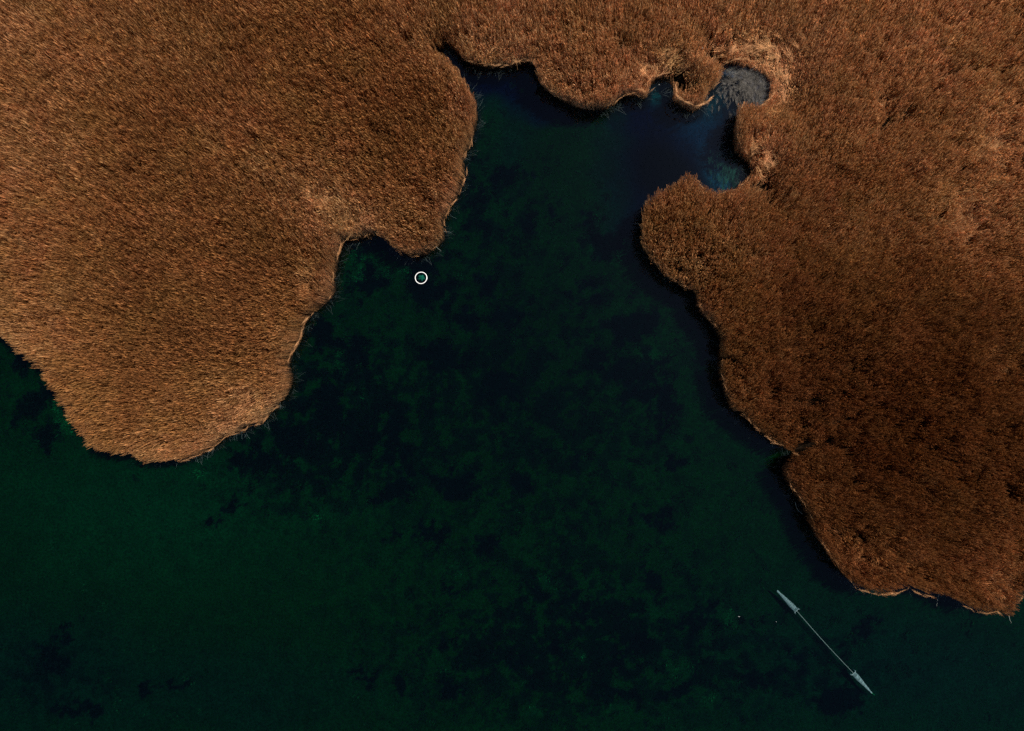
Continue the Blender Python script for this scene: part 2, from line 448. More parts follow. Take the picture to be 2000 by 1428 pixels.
def reed_material(name, rough=.75):
    m, t = new_mat(name)
    a = N(t, 'ShaderNodeAttribute', attribute_name="tcol"); a.attribute_type = 'INSTANCER'
    p = N(t, 'ShaderNodeAttribute', attribute_name="part")
    cr = N(t, 'ShaderNodeValToRGB')
    cr.color_ramp.elements[0].position = 0; cr.color_ramp.elements[0].color = (.50, .47, .44, 1)
    cr.color_ramp.elements[1].position = 1; cr.color_ramp.elements[1].color = (1.60, 1.60, 1.60, 1)
    e = cr.color_ramp.elements.new(.5); e.color = (.98, .96, .94, 1)
    mul = N(t, 'ShaderNodeVectorMath', operation='MULTIPLY')
    g = N(t, 'ShaderNodeNewGeometry')
    no = N(t, 'ShaderNodeTexNoise'); no.inputs['Scale'].default_value = 2.6; no.inputs['Detail'].default_value = 3
    mr = N(t, 'ShaderNodeMapRange'); mr.inputs[1].default_value = .3; mr.inputs[2].default_value = .7; mr.inputs[3].default_value = .72; mr.inputs[4].default_value = 1.28
    sc_ = N(t, 'ShaderNodeVectorMath', operation='SCALE')
    df = N(t, 'ShaderNodeBsdfPrincipled'); df.inputs['Roughness'].default_value = rough
    if 'Specular IOR Level' in df.inputs: df.inputs['Specular IOR Level'].default_value = .25
    tl = N(t, 'ShaderNodeBsdfTranslucent'); mx = N(t, 'ShaderNodeMixShader'); mx.inputs[0].default_value = .36
    o_ = N(t, 'ShaderNodeOutputMaterial')
    t.links.new(p.outputs['Fac'], cr.inputs[0])
    t.links.new(a.outputs['Color'], mul.inputs[0]); t.links.new(cr.outputs[0], mul.inputs[1])
    t.links.new(g.outputs['Position'], no.inputs['Vector']); t.links.new(no.outputs['Fac'], mr.inputs[0])
    t.links.new(mul.outputs[0], sc_.inputs[0]); t.links.new(mr.outputs[0], sc_.inputs['Scale'])
    t.links.new(sc_.outputs[0], df.inputs['Base Color']); t.links.new(sc_.outputs[0], tl.inputs['Color'])
    t.links.new(df.outputs[0], mx.inputs[1]); t.links.new(tl.outputs[0], mx.inputs[2]); t.links.new(mx.outputs[0], o_.inputs[0])
    return m


M_REED = reed_material("dry_reed")
M_WEED = reed_material("water_weed_leaf", .6)


def proto(coll, name, V, F, Pt, mat):
    me = bpy.data.meshes.new(name)
    me.from_pydata([tuple(v) for v in V], [], F)
    me.materials.append(mat)
    a = me.attributes.new("part", 'FLOAT', 'POINT')
    a.data.foreach_set('value', np.array(Pt, np.float32))
    o = bpy.data.objects.new(name, me)
    coll.objects.link(o)
    return o


reed_protos = bpy.data.collections.new("reed_kinds")
rnd = random.Random(3)
NT = 0
for v in range(10):           # 0-9 standing tufts
    V, F, Pt = [], [], []
    for k in range(6):
        r = .34 * math.sqrt(rnd.random()); a = rnd.uniform(0, 6.28)
        shoot(V, F, Pt, r * math.cos(a), r * math.sin(a), rnd.uniform(2.35, 3.15), abs(rnd.gauss(.012, .018)), rnd.gauss(0, 1.1), rnd, leaves=6)
    proto(reed_protos, "tuft_%02d" % v, V, F, Pt, M_REED)
for v in range(5):            # 10-14 bundles of bent-over stems lying along +X
    V, F, Pt = [], [], []
    for k in range(10):
        y = rnd.gauss(0, .10); z = rnd.uniform(0, .25); a = rnd.gauss(0, .16); ln = rnd.uniform(1.1, 2.2); x0 = rnd.uniform(-.9, -.4)
        d = Vector((math.cos(a), math.sin(a), 0)); s = Vector((-d.y, d.x, 0)); bow = rnd.gauss(0, .10)
        p = [Vector((x0, y, z)) + d * ln * u + s * bow * math.sin(3.14 * u) + Vector((0, 0, .25 * math.sin(3.14 * u) * rnd.random())) for u in (0, .25, .5, .75, 1)]
        strip(V, F, Pt, p, [.014, .020, .020, .016, .008], .5, 0, s + Vector((0, 0, rnd.uniform(-.3, .3))))
        if rnd.random() < .6:
            a2 = a + rnd.choice((-1, 1)) * rnd.uniform(.3, .9); d2 = Vector((math.cos(a2), math.sin(a2), .15)); b = p[rnd.choice((2, 3))]
            strip(V, F, Pt, [b, b + d2 * .2, b + d2 * .4], [.012, .03, .004], 1.0, 0, Vector((-d2.y, d2.x, 0)))
    proto(reed_protos, "tuft_%02d" % (10 + v), V, F, Pt, M_REED)
for v in range(4):            # 15-18 sparse bare stems leaning along +X
    V, F, Pt = [], [], []
    for k in range(4):
        shoot(V, F, Pt, rnd.gauss(0, .15), rnd.gauss(0, .22), rnd.uniform(.5, 1.2), rnd.uniform(.2, .9), rnd.gauss(0, .6), rnd, leaves=0, plume=False, wmul=.55)
    proto(reed_protos, "tuft_%02d" % (15 + v), V, F, Pt, M_REED)

weed_protos = bpy.data.collections.new("weed_kinds")
for v in range(5):
    V, F, Pt = [], [], []
    for k in range(26):
        r = .38 * math.sqrt(rnd.random()); a = rnd.uniform(0, 6.28); a2 = rnd.uniform(0, 6.28)
        b = Vector((r * math.cos(a), r * math.sin(a), 0)); d = Vector((math.cos(a2), math.sin(a2), 0)); h = rnd.uniform(.12, .38)
        strip(V, F, Pt, [b, b + d * .07 + Vector((0, 0, h * .6)), b + d * .20 + Vector((0, 0, h))], [.02, .07, .015], .5, 0, Vector((-d.y, d.x, rnd.uniform(-.4, .4))))
    proto(weed_protos, "weed_%02d" % v, V, F, Pt, M_WEED)


def scatter(name, pos, rot, scl, ind, col, coll):
    """one object that instances the prototypes of coll on its points"""
    me = bpy.data.meshes.new(name)
    me.vertices.add(len(pos)); me.vertices.foreach_set('co', pos.astype(np.float32).ravel())
    for nm, ty, key, arr in (("rot", 'FLOAT_VECTOR', 'vector', rot), ("scl", 'FLOAT_VECTOR', 'vector', scl)):
        a = me.attributes.new(nm, ty, 'POINT'); a.data.foreach_set(key, arr.astype(np.float32).ravel())
    a = me.attributes.new("ind", 'INT', 'POINT'); a.data.foreach_set('value', ind.astype(np.int32))
    a = me.attributes.new("tcol", 'FLOAT_COLOR', 'POINT')
    a.data.foreach_set('color', np.concatenate([col, np.ones((len(col), 1))], 1).astype(np.float32).ravel())
    o = bpy.data.objects.new(name, me)
    COL.objects.link(o)
    g = bpy.data.node_groups.new(name + "_growth", 'GeometryNodeTree')
    g.interface.new_socket("Geometry", in_out='INPUT', socket_type='NodeSocketGeometry')
    g.interface.new_socket("Geometry", in_out='OUTPUT', socket_type='NodeSocketGeometry')
    gi = g.nodes.new('NodeGroupInput'); go = g.nodes.new('NodeGroupOutput')
    ci = g.nodes.new('GeometryNodeCollectionInfo'); ci.inputs['Collection'].default_value = coll
    ci.inputs['Separate Children'].default_value = True; ci.inputs['Reset Children'].default_value = True
    ip = g.nodes.new('GeometryNodeInstanceOnPoints'); ip.inputs['Pick Instance'].default_value = True
    def na(nm, dt):
        n = g.nodes.new('GeometryNodeInputNamedAttribute'); n.data_type = dt; n.inputs['Name'].default_value = nm; return n.outputs['Attribute']
    e2r = g.nodes.new('FunctionNodeEulerToRotation')
    g.links.new(gi.outputs[0], ip.inputs['Points']); g.links.new(ci.outputs[0], ip.inputs['Instance'])
    g.links.new(na("ind", 'INT'), ip.inputs['Instance Index'])
    g.links.new(na("rot", 'FLOAT_VECTOR'), e2r.inputs[0]); g.links.new(e2r.outputs[0], ip.inputs['Rotation'])
    g.links.new(na("scl", 'FLOAT_VECTOR'), ip.inputs['Scale'])
    g.links.new(ip.outputs[0], go.inputs[0])
    md = o.modifiers.new("growth", 'NODES'); md.node_group = g
    return o


def tilt_euler(spin, th, ph):
    """Euler XYZ of: spin about Z, then tilt by th towards heading ph"""
    c, s = np.cos(th), np.sin(th); ux, uy = -np.sin(ph), np.cos(ph); C = 1 - c
    Rm = np.empty((len(th), 3, 3))
    Rm[:, 0, 0] = c + ux * ux * C; Rm[:, 0, 1] = ux * uy * C; Rm[:, 0, 2] = uy * s
    Rm[:, 1, 0] = ux * uy * C; Rm[:, 1, 1] = c + uy * uy * C; Rm[:, 1, 2] = -ux * s
    Rm[:, 2, 0] = -uy * s; Rm[:, 2, 1] = ux * s; Rm[:, 2, 2] = c
    cz, sz = np.cos(spin), np.sin(spin)
    Q = np.zeros_like(Rm); Q[:, 0, 0] = cz; Q[:, 0, 1] = -sz; Q[:, 1, 0] = sz; Q[:, 1, 1] = cz; Q[:, 2, 2] = 1
    M_ = Rm @ Q
    ey = -np.arcsin(np.clip(M_[:, 2, 0], -1, 1)); ex = np.arctan2(M_[:, 2, 1], M_[:, 2, 2]); ez = np.arctan2(M_[:, 1, 0], M_[:, 0, 0])
    return np.stack([ex, ey, ez], 1)


# ------------------------------------------------------------------ the reed beds
HR = 2.6
# how light the reeds are in each part of the marsh (pale straw .. red brown)
TONE = [(0,0,.60),(120,120,.50),(300,250,.46),(60,400,.56),(300,450,.42),(60,620,.58),(300,600,.40),(450,600,.42),(200,780,.50),(350,860,.62),
 (480,790,.62),(520,700,.50),(600,200,.44),(480,60,.46),(700,60,.48),(850,40,.60),(800,250,.42),(880,300,.52),(750,380,.50),(640,420,.62),(700,450,.66),
 (560,520,.45),(960,90,.66),(1100,60,.56),(1150,150,.62),(1250,60,.54),(1330,90,.62),(1450,80,.74),(1520,120,.66),(1600,60,.62),(1700,120,.58),
 (1850,60,.56),(1980,60,.58),(1800,250,.50),(1600,250,.54),(1940,270,.62),(1900,400,.60),(1980,420,.58),(1950,520,.40),(1700,420,.42),(1550,380,.46),
 (1470,280,.52),(1340,420,.42),(1330,520,.52),(1420,600,.32),(1480,720,.34),(1600,600,.24),(1750,600,.22),(1950,650,.26),(1650,750,.17),(1850,780,.13),
 (1500,820,.26),(1600,900,.18),(1750,900,.13),(1950,900,.13),(1600,1000,.24),(1700,1080,.32),(1850,1020,.15),(1750,1130,.40),(1900,1130,.36),(1980,1130,.46)]
LODGED = [(640,390,26,30,.8),(700,445,46,24,.8),(1450,90,60,34,.55),(1512,150,22,60,.60),(1600,60,30,30,.25),(1495,300,24,34,.9),(1480,345,26,12,.6),(1740,205,16,20,.7),(430,290,14,14,.6),
 (1900,420,50,60,.6),(1960,280,40,60,.6),(1955,690,14,44,.6),(1965,715,26,10,.6),(500,790,44,24,.6),(1690,1090,56,36,.6),(1960,1150,50,40,.5),(1290,135,60,24,.6),
 (1330,100,40,24,.6),(1230,165,40,16,.7),(900,240,20,60,.2),(960,110,50,20,.5),(590,400,30,26,.3),(620,560,26,24,.5),(1480,520,24,30,.35),(1530,640,16,60,.35),
 (1560,680,16,60,.3),(1460,790,40,40,.3),(330,870,60,14,.5),(440,840,50,18,.6),(60,650,40,30,.3),(1150,60,60,30,.2),(1850,440,40,30,.3),(1820,120,30,20,.2)]
# clearings and gaps: px, py, rx, ry, angle, strength
GAPS = [(1386,78,8,12,-20,.6),(868,88,12,12,0,1.1),(884,102,12,10,-30,.8),(1700,800,20,8,15,.7),(1760,830,18,8,10,.7),(1820,870,22,7,15,.7),(1640,830,14,8,0,.6),(1880,940,20,7,15,.7),(1790,1000,18,6,20,.6),(1730,920,16,7,10,.6),(1660,940,14,7,0,.5),(1600,940,12,6,0,.4),(1570,790,16,8,0,.5),(1680,720,16,8,0,.5),(1930,840,16,8,0,.6),(1840,760,16,7,0,.5),(1900,700,14,6,0,.4),(1390,88,8,16,-25,.6),(1405,112,8,14,-35,.5),(1336,148,16,20,0,.85),(1350,160,18,14,0,.7),(1497,362,16,10,0,1.1),(1508,385,12,20,0,.7),(267,352,10,7,0,.8),(512,286,8,5,0,.8),
 (315,120,5,4,0,.8),(130,185,7,14,0,.6),(180,215,8,5,0,.6),(75,28,14,8,0,.5),(430,310,12,5,0,.7),(415,320,8,5,0,.6),(1870,905,18,6,0,.7),(1975,920,8,5,0,.7),(1968,958,10,14,0,1.0),
 (1650,735,8,6,0,.8),(1655,1065,12,6,0,.9),(1870,1062,9,5,0,.8),(1840,1090,9,8,0,.8),(1640,770,14,10,0,.5),(1600,780,12,10,0,.5),(1560,715,14,10,0,.5),
 (1995,330,8,6,0,.8),(1825,345,6,5,0,.7),(1860,366,6,5,0,.7),(1885,338,6,4,0,.7),(1747,480,6,6,0,.5),(1605,477,5,5,0,.6),(1985,583,5,8,0,.6),(1940,600,10,6,0,.4),
 (1985,30,8,14,0,.6),(1830,238,6,5,0,.7),(1780,245,8,5,0,.8),(1720,195,5,4,0,.7),(1660,85,4,4,0,.6),(1170,20,8,6,0,.5),(1215,90,8,14,0,.5),(1305,120,7,10,0,.6),
 (1690,960,16,6,20,.5),(1765,900,14,8,0,.5),(1800,955,14,7,0,.6),(1900,1000,14,7,10,.6),(1720,990,12,7,0,.5),(1850,1010,12,7,0,.6),(1620,860,12,10,0,.5),(1700,830,16,8,0,.4),
 (1790,850,16,8,0,.4),(1570,870,14,7,0,.7),(1955,1165,6,16,0,.7),(205,690,7,5,0,.5),(265,725,10,6,0,.6),(660,205,5,5,0,.5),(735,95,5,5,0,.5),(715,205,6,4,0,.6),(1420,430,12,12,0,.4),
 (1895,500,14,7,0,.3),(1530,500,10,8,0,.3),(880,165,5,5,0,.5)]
TRACKS = [([(1381,68),(1392,92),(1408,112),(1424,130)],.45),([(1735,250),(1760,240),(1790,205),(1815,188),(1840,165),(1870,148),(1900,143),(1925,138)],.35),([(1955,144),(1975,138),(2000,136),(2060,130)],.5),
 ([(1700,265),(1725,250),(1745,232),(1775,232)],.35),([(880,102),(862,86)],.5),([(1560,881),(1610,872),(1660,880)],.4)]


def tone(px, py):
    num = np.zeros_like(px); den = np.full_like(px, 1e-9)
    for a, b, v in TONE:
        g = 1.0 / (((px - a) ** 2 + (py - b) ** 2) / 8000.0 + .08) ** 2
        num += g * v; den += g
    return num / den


def colour(tn, hue, jit):
    """tn 0 dark red brown .. 1 pale straw; hue <.5 red, >.5 olive"""
    c0 = np.array([.160, .053, .012]); c1 = np.array([.380, .172, .060]); c2 = np.array([.620, .355, .175])
    k = np.clip(tn, 0, 1)[:, None]
    c = np.where(k < .5, c0 + (c1 - c0) * (k * 2), c1 + (c2 - c1) * (k * 2 - 1))
    h = (hue - .5)[:, None]
    c = c * (1 + h * np.array([-.14, .16, -.10]))
    return c * jit[:, None]


STEP = 0.245
ax_ = np.arange(-74, 74, STEP); ay_ = np.arange(-56, 56, STEP)
X, Y = np.meshgrid(ax_, ay_)
X = (X + rng.uniform(-.5, .5, X.shape) * STEP).ravel(); Y = (Y + rng.uniform(-.5, .5, Y.shape) * STEP).ravel()
s = sdf(X, Y) + (fbm(X, Y, .9, 3, 71, .6) - .5) * np.where(X < -28, .03, .18) - .05
kp = s > 0.02
X, Y, s = X[kp], Y[kp], s[kp]
main = np.ones(len(X))
xe, ye = np.meshgrid(np.arange(-60, 60, .17), np.arange(-45, 45, .17))      # slimmer tufts close the outer fringe
xe = (xe + rng.uniform(-.5, .5, xe.shape) * .3).ravel(); ye = (ye + rng.uniform(-.5, .5, ye.shape) * .3).ravel()
se = sdf(xe, ye) + (fbm(xe, ye, .9, 3, 71, .6) - .5) * np.where(xe < -28, .03, .18) - .02
ke = (se > 0) & (se < .7)
X = np.concatenate([X, xe[ke]]); Y = np.concatenate([Y, ye[ke]]); s = np.concatenate([s, se[ke]]); main = np.concatenate([main, np.full(ke.sum(), .40)])
tpx = 1000 + X * 20 * H / (H - HR); tpy = 714 - Y * 20 * H / (H - HR)     # where the tops are seen from the drone: used to read the survey lists only
eps = .4
gxs = (sdf(X + eps, Y) - sdf(X - eps, Y)); gys = (sdf(X, Y + eps) - sdf(X, Y - eps))
gn = np.hypot(gxs, gys) + 1e-9
outx, outy = -gxs / gn, -gys / gn                                        # towards the water
lod = np.zeros_like(X)
for a, b, rx, ry, k in LODGED:
    lod = np.maximum(lod, k * blob(X, Y, a, b, rx, ry, 0, HR))
ln_ = fbm(X, Y, 2.2, 4, 77, .6)
lod = np.clip(lod * (.45 + 1.1 * ln_), 0, 1)
edge = np.exp(-s / 1.3)
gap = np.zeros_like(X)
wx = X + (fbm(X, Y, .8, 2, 61) - .5) * .8; wy = Y + (fbm(X, Y, .8, 2, 63) - .5) * .8
for a, b, rx, ry, an, k in GAPS:
    gap = np.maximum(gap, k * blob(wx, wy, a, b, rx * 1.5, ry * 1.5, an, 1.8))
for pts, wd in TRACKS:
    gap = np.maximum(gap, 0.85 * np.exp(-(polydist(wx, wy, pts, 1.8) / (wd * .85)) ** 2))
reddish = sstep(tpx, 1350, 1600) * sstep(tpy, 500, 800)
holes = fbm(X, Y, 1.1, 4, 83, .7)
gap = np.maximum(gap, sstep(holes, .64 - .10 * reddish, .74) * (.50 + .40 * reddish))
keep = rng.random(len(X)) > np.minimum(gap * 1.35, .985)
X, Y, s, tpx, tpy, outx, outy, lod, edge, gap, reddish, main = [v[keep] for v in (X, Y, s, tpx, tpy, outx, outy, lod, edge, gap, reddish, main)]
n = len(X)
big1 = fbm(X, Y, 7, 4, 21, .6); mid1 = fbm(X, Y, 1.6, 3, 22, .6)
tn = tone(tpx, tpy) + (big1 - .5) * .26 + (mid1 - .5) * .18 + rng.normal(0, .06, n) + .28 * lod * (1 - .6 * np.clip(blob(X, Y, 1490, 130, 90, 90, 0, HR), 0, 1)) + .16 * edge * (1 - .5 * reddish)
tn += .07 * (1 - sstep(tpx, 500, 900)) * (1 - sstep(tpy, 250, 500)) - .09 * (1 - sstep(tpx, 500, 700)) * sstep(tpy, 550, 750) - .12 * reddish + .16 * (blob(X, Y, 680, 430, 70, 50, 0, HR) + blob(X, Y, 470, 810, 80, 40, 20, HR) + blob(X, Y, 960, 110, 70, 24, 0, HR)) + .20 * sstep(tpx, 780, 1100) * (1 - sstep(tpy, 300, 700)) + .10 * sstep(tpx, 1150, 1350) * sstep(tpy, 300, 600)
hue = .58 + .6 * (fbm(X, Y, 3.0, 3, 23, .6) - .5) + (fbm(X, Y, .6, 2, 24) - .5) * .4 - .15 * reddish
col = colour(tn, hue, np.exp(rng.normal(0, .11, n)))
# lean: a common wind lean, gusts, edge reeds bending out over the water, lodged patches every which way
wph = 2.5 + (fbm(X, Y, 9, 2, 41) - .5) * 3.5
wth = .05 + .20 * fbm(X, Y, 3.5, 3, 42)
lx = np.cos(wph) * wth + rng.normal(0, .04, n); ly = np.sin(wph) * wth + rng.normal(0, .04, n)
e2 = np.exp(-s / .8)
lx += outx * e2 * .07; ly += outy * e2 * .07
lph = fbm(X, Y, 1.8, 2, 43) * 12.0
tx_, ty_ = P(1468, 170)
ring_ = np.maximum(blob(X, Y, 1500, 150, 75, 75), blob(X, Y, 1450, 100, 60, 34))
lph = np.where(ring_ > .35, np.arctan2(Y - ty_, X - tx_) + 1.57 + (fbm(X, Y, 1.2, 2, 47) - .5) * 1.8, lph)
lq = lod * sstep(s, .1, 1.4) * .60
lx += np.cos(lph) * lq; ly += np.sin(lph) * lq
th = np.minimum(np.hypot(lx, ly), 1.25); ph = np.arctan2(ly, lx)
rot = tilt_euler(rng.uniform(0, 6.28, n), th, ph)
hs = (.88 + .30 * fbm(X, Y, 3.5, 3, 44)) * (1 - .22 * lod) * (1 - .40 * np.clip(gap, 0, 1)) * (1 - .10 * edge)
for a, b, rx, ry, k_ in ((1500,120,70,40,.78),(1535,175,44,60,.78),(1455,215,50,20,.3),(1290,140,40,20,.6),(1325,165,14,30,.4),(1262,175,10,16,.4),(1400,105,26,30,.5),(1500,345,34,18,.5),(1420,372,50,22,.5),(1466,325,16,30,.55),(880,100,26,22,.55),(1000,122,90,20,.40),(1090,180,50,26,.25),(1345,195,30,30,.3)):
    hs = hs * (1 - k_ * blob(X, Y, a, b, rx, ry, 0, 1.0))
hs = hs * (1 + rng.normal(0, .09, n) * np.where((X < -28) & (s < 1), .4, 1))
wd_ = np.minimum(main, 1 - .45 * np.exp(-s / .35))
scl = np.stack([wd_, wd_, hs], 1)
ind = rng.integers(0, 10, n)
pos = np.stack([X, Y, np.zeros(n)], 1)

parts_pos = [pos]; parts_rot = [rot]; parts_scl = [scl]; parts_ind = [ind]; parts_col = [col]
# bent-over bundles in the lodged patches
sel = np.where(rng.random(n) < lod * .55 * sstep(s, .3, 1.2))[0]
if len(sel):
    k = len(sel)
    a = lph[sel] + rng.normal(0, .5, k)
    parts_pos.append(np.stack([X[sel] + rng.normal(0, .2, k), Y[sel] + rng.normal(0, .2, k), rng.uniform(1.2, 2.1, k) * (1 - .5 * np.clip(gap[sel], 0, 1))], 1))
    parts_rot.append(np.stack([np.zeros(k), rng.normal(0, .18, k), a], 1)); parts_scl.append(np.ones((k, 3)) * rng.uniform(.45, .85, k)[:, None])
    parts_ind.append(rng.integers(10, 15, k)); parts_col.append(colour(np.clip(tn[sel] - .06, 0, .8), hue[sel], np.exp(rng.normal(0, .2, k))))
# the pale rim: stems pressed over and running along the bank
seg = np.diff(shore, axis=0); sl = np.hypot(seg[:, 0], seg[:, 1])
rp, rr, ri, rc, rs = [], [], [], [], []
fp, fq, fi, fc, fs_ = [], [], [], [], []
for i in range(len(seg)):
    a = shore[i]; d = seg[i] / (sl[i] + 1e-9); L_ = sl[i]
    if abs(a[0]) > 70 or abs(a[1]) > 55: continue
    inn = np.array([-d[1], d[0]])                       # into the reeds
    rd = a / (np.hypot(*a) + 1e-9)
    facing = float(np.clip(.55 + (inn @ rd) * .9, 0, 1))   # banks sloping to the open middle are pressed most
    cnt = rng.poisson(L_ * 7)
    for k in range(cnt):
        u = rng.random(); p = a + d * u * L_
        st = float(fbm(np.array([p[0]]), np.array([p[1]]), 3.0, 2, 121)[0])
        px_, py_ = 1000 + p[0] * 20, 714 - p[1] * 20
        keepk = (facing * .75 + .15) * np.clip((st - .28) * 3.2, .12, 1)
        if px_ > 1200 and py_ > 300:      # on the right-hand bed only these stretches are pressed over
            keepk = .9 if any(math.hypot(px_ - a_, py_ - b_) < r_ for a_, b_, r_ in ((1318,552,34),(1372,618,26),(1406,745,16),(1460,825,32),(1500,853,20),(1542,955,28),(1600,1060,30),(1700,1148,55),(1765,1150,22),(1890,1178,40))) else .08
        if px_ < 905 and py_ < 132: keepk = 0
        if rng.random() > keepk * np.clip(.35 + 1.3 * math.sin(px_ * .23 + py_ * .17) * math.sin(px_ * .071 - py_ * .11) + .5, .35, 1): continue
        q_ = p + inn * rng.normal(-.27, .04)
        rp.append((q_[0], q_[1], rng.uniform(1.35, 1.65) + (.85 if p[0] > 12 else 0))); rr.append((rng.normal(0, .2), rng.normal(0, .08), math.atan2(d[1], d[0]) + rng.normal(0, .20) + (math.pi if rng.random() < .5 else 0)))
        ri.append(rng.integers(10, 15)); rs.append([rng.uniform(.25, .45), rng.uniform(.10,.22), .2])
        px_, py_ = 1000 + p[0] * 20, 714 - p[1] * 20
        rdk = .12 if (px_ > 1350 and py_ > 400) else 0
        rc.append(colour(np.array([.88 - rdk + rng.normal(0, .12)]), np.array([.5]), np.array([1.0]))[0])
    if math.hypot(a[0] - P(1552, 882)[0], a[1] - P(1552, 882)[1]) < .9: continue
    for k in range(rng.poisson(L_ * 4.5)):
        u = rng.random(); p = a + d * u * L_ - inn * abs(rng.normal(0, .22))
        fp.append((p[0], p[1], -.02)); th_ = rng.uniform(.1, .7); hd = math.atan2(-inn[1], -inn[0]) + rng.normal(0, .5)
        fq.append((0, th_, hd)); fi.append(rng.integers(15, 19)); v = rng.uniform(.35, .85); fs_.append([v, v, v])
        g_ = rng.uniform(.6, 1.2); fc.append((.13 * g_, .19 * g_, .20 * g_))  # fringe stems: blue-grey of sky-lit shade painted into their colour
for pp, qq, ii, cc, ss in ((rp, rr, ri, rc, rs), (fp, fq, fi, fc, fs_)):
    parts_pos.append(np.array(pp)); parts_rot.append(np.array(qq)); parts_scl.append(np.array(ss)); parts_ind.append(np.array(ii)); parts_col.append(np.array(cc))
pos = np.concatenate(parts_pos); rot = np.concatenate(parts_rot); scl = np.concatenate(parts_scl); ind = np.concatenate(parts_ind); col = np.concatenate(parts_col)
ppx = 1000 + pos[:, 0] * 20; ppy = 714 - pos[:, 1] * 20
west = (ppx < 885) | ((ppy > 136) & (ppx < 1000))
north = ~west & (ppx < 1402) & (ppy < 235)
east = ~west & ~north
for nm, msk, lb in (("reed_bed", west, "orange brown reed bed filling the left side, ending in a rounded point above the open water"),
                    ("reed_bed", north, "pale tan reed bed along the top between the dark notch and the grey silt corner"),
                    ("reed_bed", east, "dark russet reed bed covering the whole right side down to the fyke net")):
    o = scatter(nm, pos[msk], rot[msk], scl[msk], ind[msk], col[msk], reed_protos)
    tag(o, lb, "reed bed", kind="stuff")

# ------------------------------------------------------------------ dead straw sunk on the silt flat
k = 900
sx, sy = rng.normal(0, 1, k), rng.normal(0, 1, k)
cx, cy = P(1468, 165)
sx = cx + sx * 1.7; sy = cy + sy * 1.5
cx2, cy2 = P(1425, 330)
half = rng.random(k) < .22
sx = np.where(half, cx2 + rng.normal(0, .9, k), sx); sy = np.where(half, cy2 + rng.normal(0, 1.3, k), sy)
ok = sdf(sx, sy) < -.05
sx, sy, half = sx[ok], sy[ok], half[ok]; k = len(sx)
ang = np.where(half, 1.57 + rng.normal(0, .25, k), np.where(sy < cy - .8, 1.57 + rng.normal(0, .25, k), rng.uniform(0, 3.14, k)))
o = scatter("sunken_straw", np.stack([sx, sy, np.full(k, .07) + rng.uniform(0, .06, k) - .40 * half], 1), np.stack([rng.normal(0, .05, k), rng.normal(0, .04, k), ang], 1),
            np.stack([rng.uniform(.18, .42, k)] * 3, 1) * np.array([1, 1, .35]), rng.integers(10, 15, k),
            np.array([.13, .125, .115])[None, :] * rng.uniform(.25, 1.2, (k, 1)) * (1 + 1.5 * half[:, None]), reed_protos)
tag(o, "grey dead reed straw lying in the shallow corner by the silt", "dead straw", kind="stuff")

# ------------------------------------------------------------------ water weed on the bed
bx_, by_ = np.arange(-56, 56, .42), np.arange(-42, 36, .42)
X, Y = np.meshgrid(bx_, by_)
X = (X + rng.uniform(-.5, .5, X.shape) * .5).ravel(); Y = (Y + rng.uniform(-.5, .5, Y.shape) * .5).ravel()
s = sdf(X, Y)
kp = (s < -.5) & ~((1000 + X * 20 > 1190) & (714 - Y * 20 < 430))
X, Y, s = X[kp], Y[kp], s[kp]
wf = weed_field(X, Y); af = algae_field(X, Y); no_ = fbm(X, Y, 1.5, 3, 141, .6)
pr = np.clip(wf * .9 + af * .9 + .10 * sstep(no_, .5, .7), 0, 1)
kp = rng.random(len(X)) < pr
X, Y, s, wf, af = X[kp], Y[kp], s[kp], wf[kp], af[kp]
k = len(X)
col = np.where((af > .25)[:, None], np.array([.008, .15, .050]), np.where((wf > .35)[:, None], np.array([.001, .005, .006]), np.array([.003, .045, .016]))) * rng.uniform(.4, 1.7, (k, 1))
zb = -(.03 + sstep(-s, 0, .9) * (.30 + 1.0 * (1 - np.exp(s / 6.0)))) - .03
o = scatter("water_weed", np.stack([X, Y, zb], 1), np.stack([np.zeros(k), np.zeros(k), rng.uniform(0, 6.28, k)], 1),
            np.stack([rng.uniform(.6, 1.15, k)] * 3, 1), rng.integers(0, 5, k), col, weed_protos)
tag(o, "dark patches of submerged water weed spread over the green lake bed", "water weed", kind="stuff")


# ------------------------------------------------------------------ materials of the built objects
def simple(name, c, rough=.6, bump=.2, scale=30):
    m, t = new_mat(name)
    p = N(t, 'ShaderNodeBsdfPrincipled'); o_ = N(t, 'ShaderNodeOutputMaterial')
    tc = N(t, 'ShaderNodeTexCoord'); no = N(t, 'ShaderNodeTexNoise'); no.inputs['Scale'].default_value = scale; no.inputs['Detail'].default_value = 4
    mr = N(t, 'ShaderNodeMapRange'); mr.inputs[3].default_value = .75; mr.inputs[4].default_value = 1.2
    v = N(t, 'ShaderNodeVectorMath', operation='SCALE'); v.inputs[0].default_value = c
    b = N(t, 'ShaderNodeBump'); b.inputs['Strength'].default_value = bump; b.inputs['Distance'].default_value = .01
    t.links.new(tc.outputs['Object'], no.inputs['Vector']); t.links.new(no.outputs['Fac'], mr.inputs[0]); t.links.new(mr.outputs[0], v.inputs['Scale'])
    t.links.new(v.outputs[0], p.inputs['Base Color']); p.inputs['Roughness'].default_value = rough
    t.links.new(no.outputs['Fac'], b.inputs['Height']); t.links.new(b.outputs[0], p.inputs['Normal']); t.links.new(p.outputs[0], o_.inputs[0])
    return m


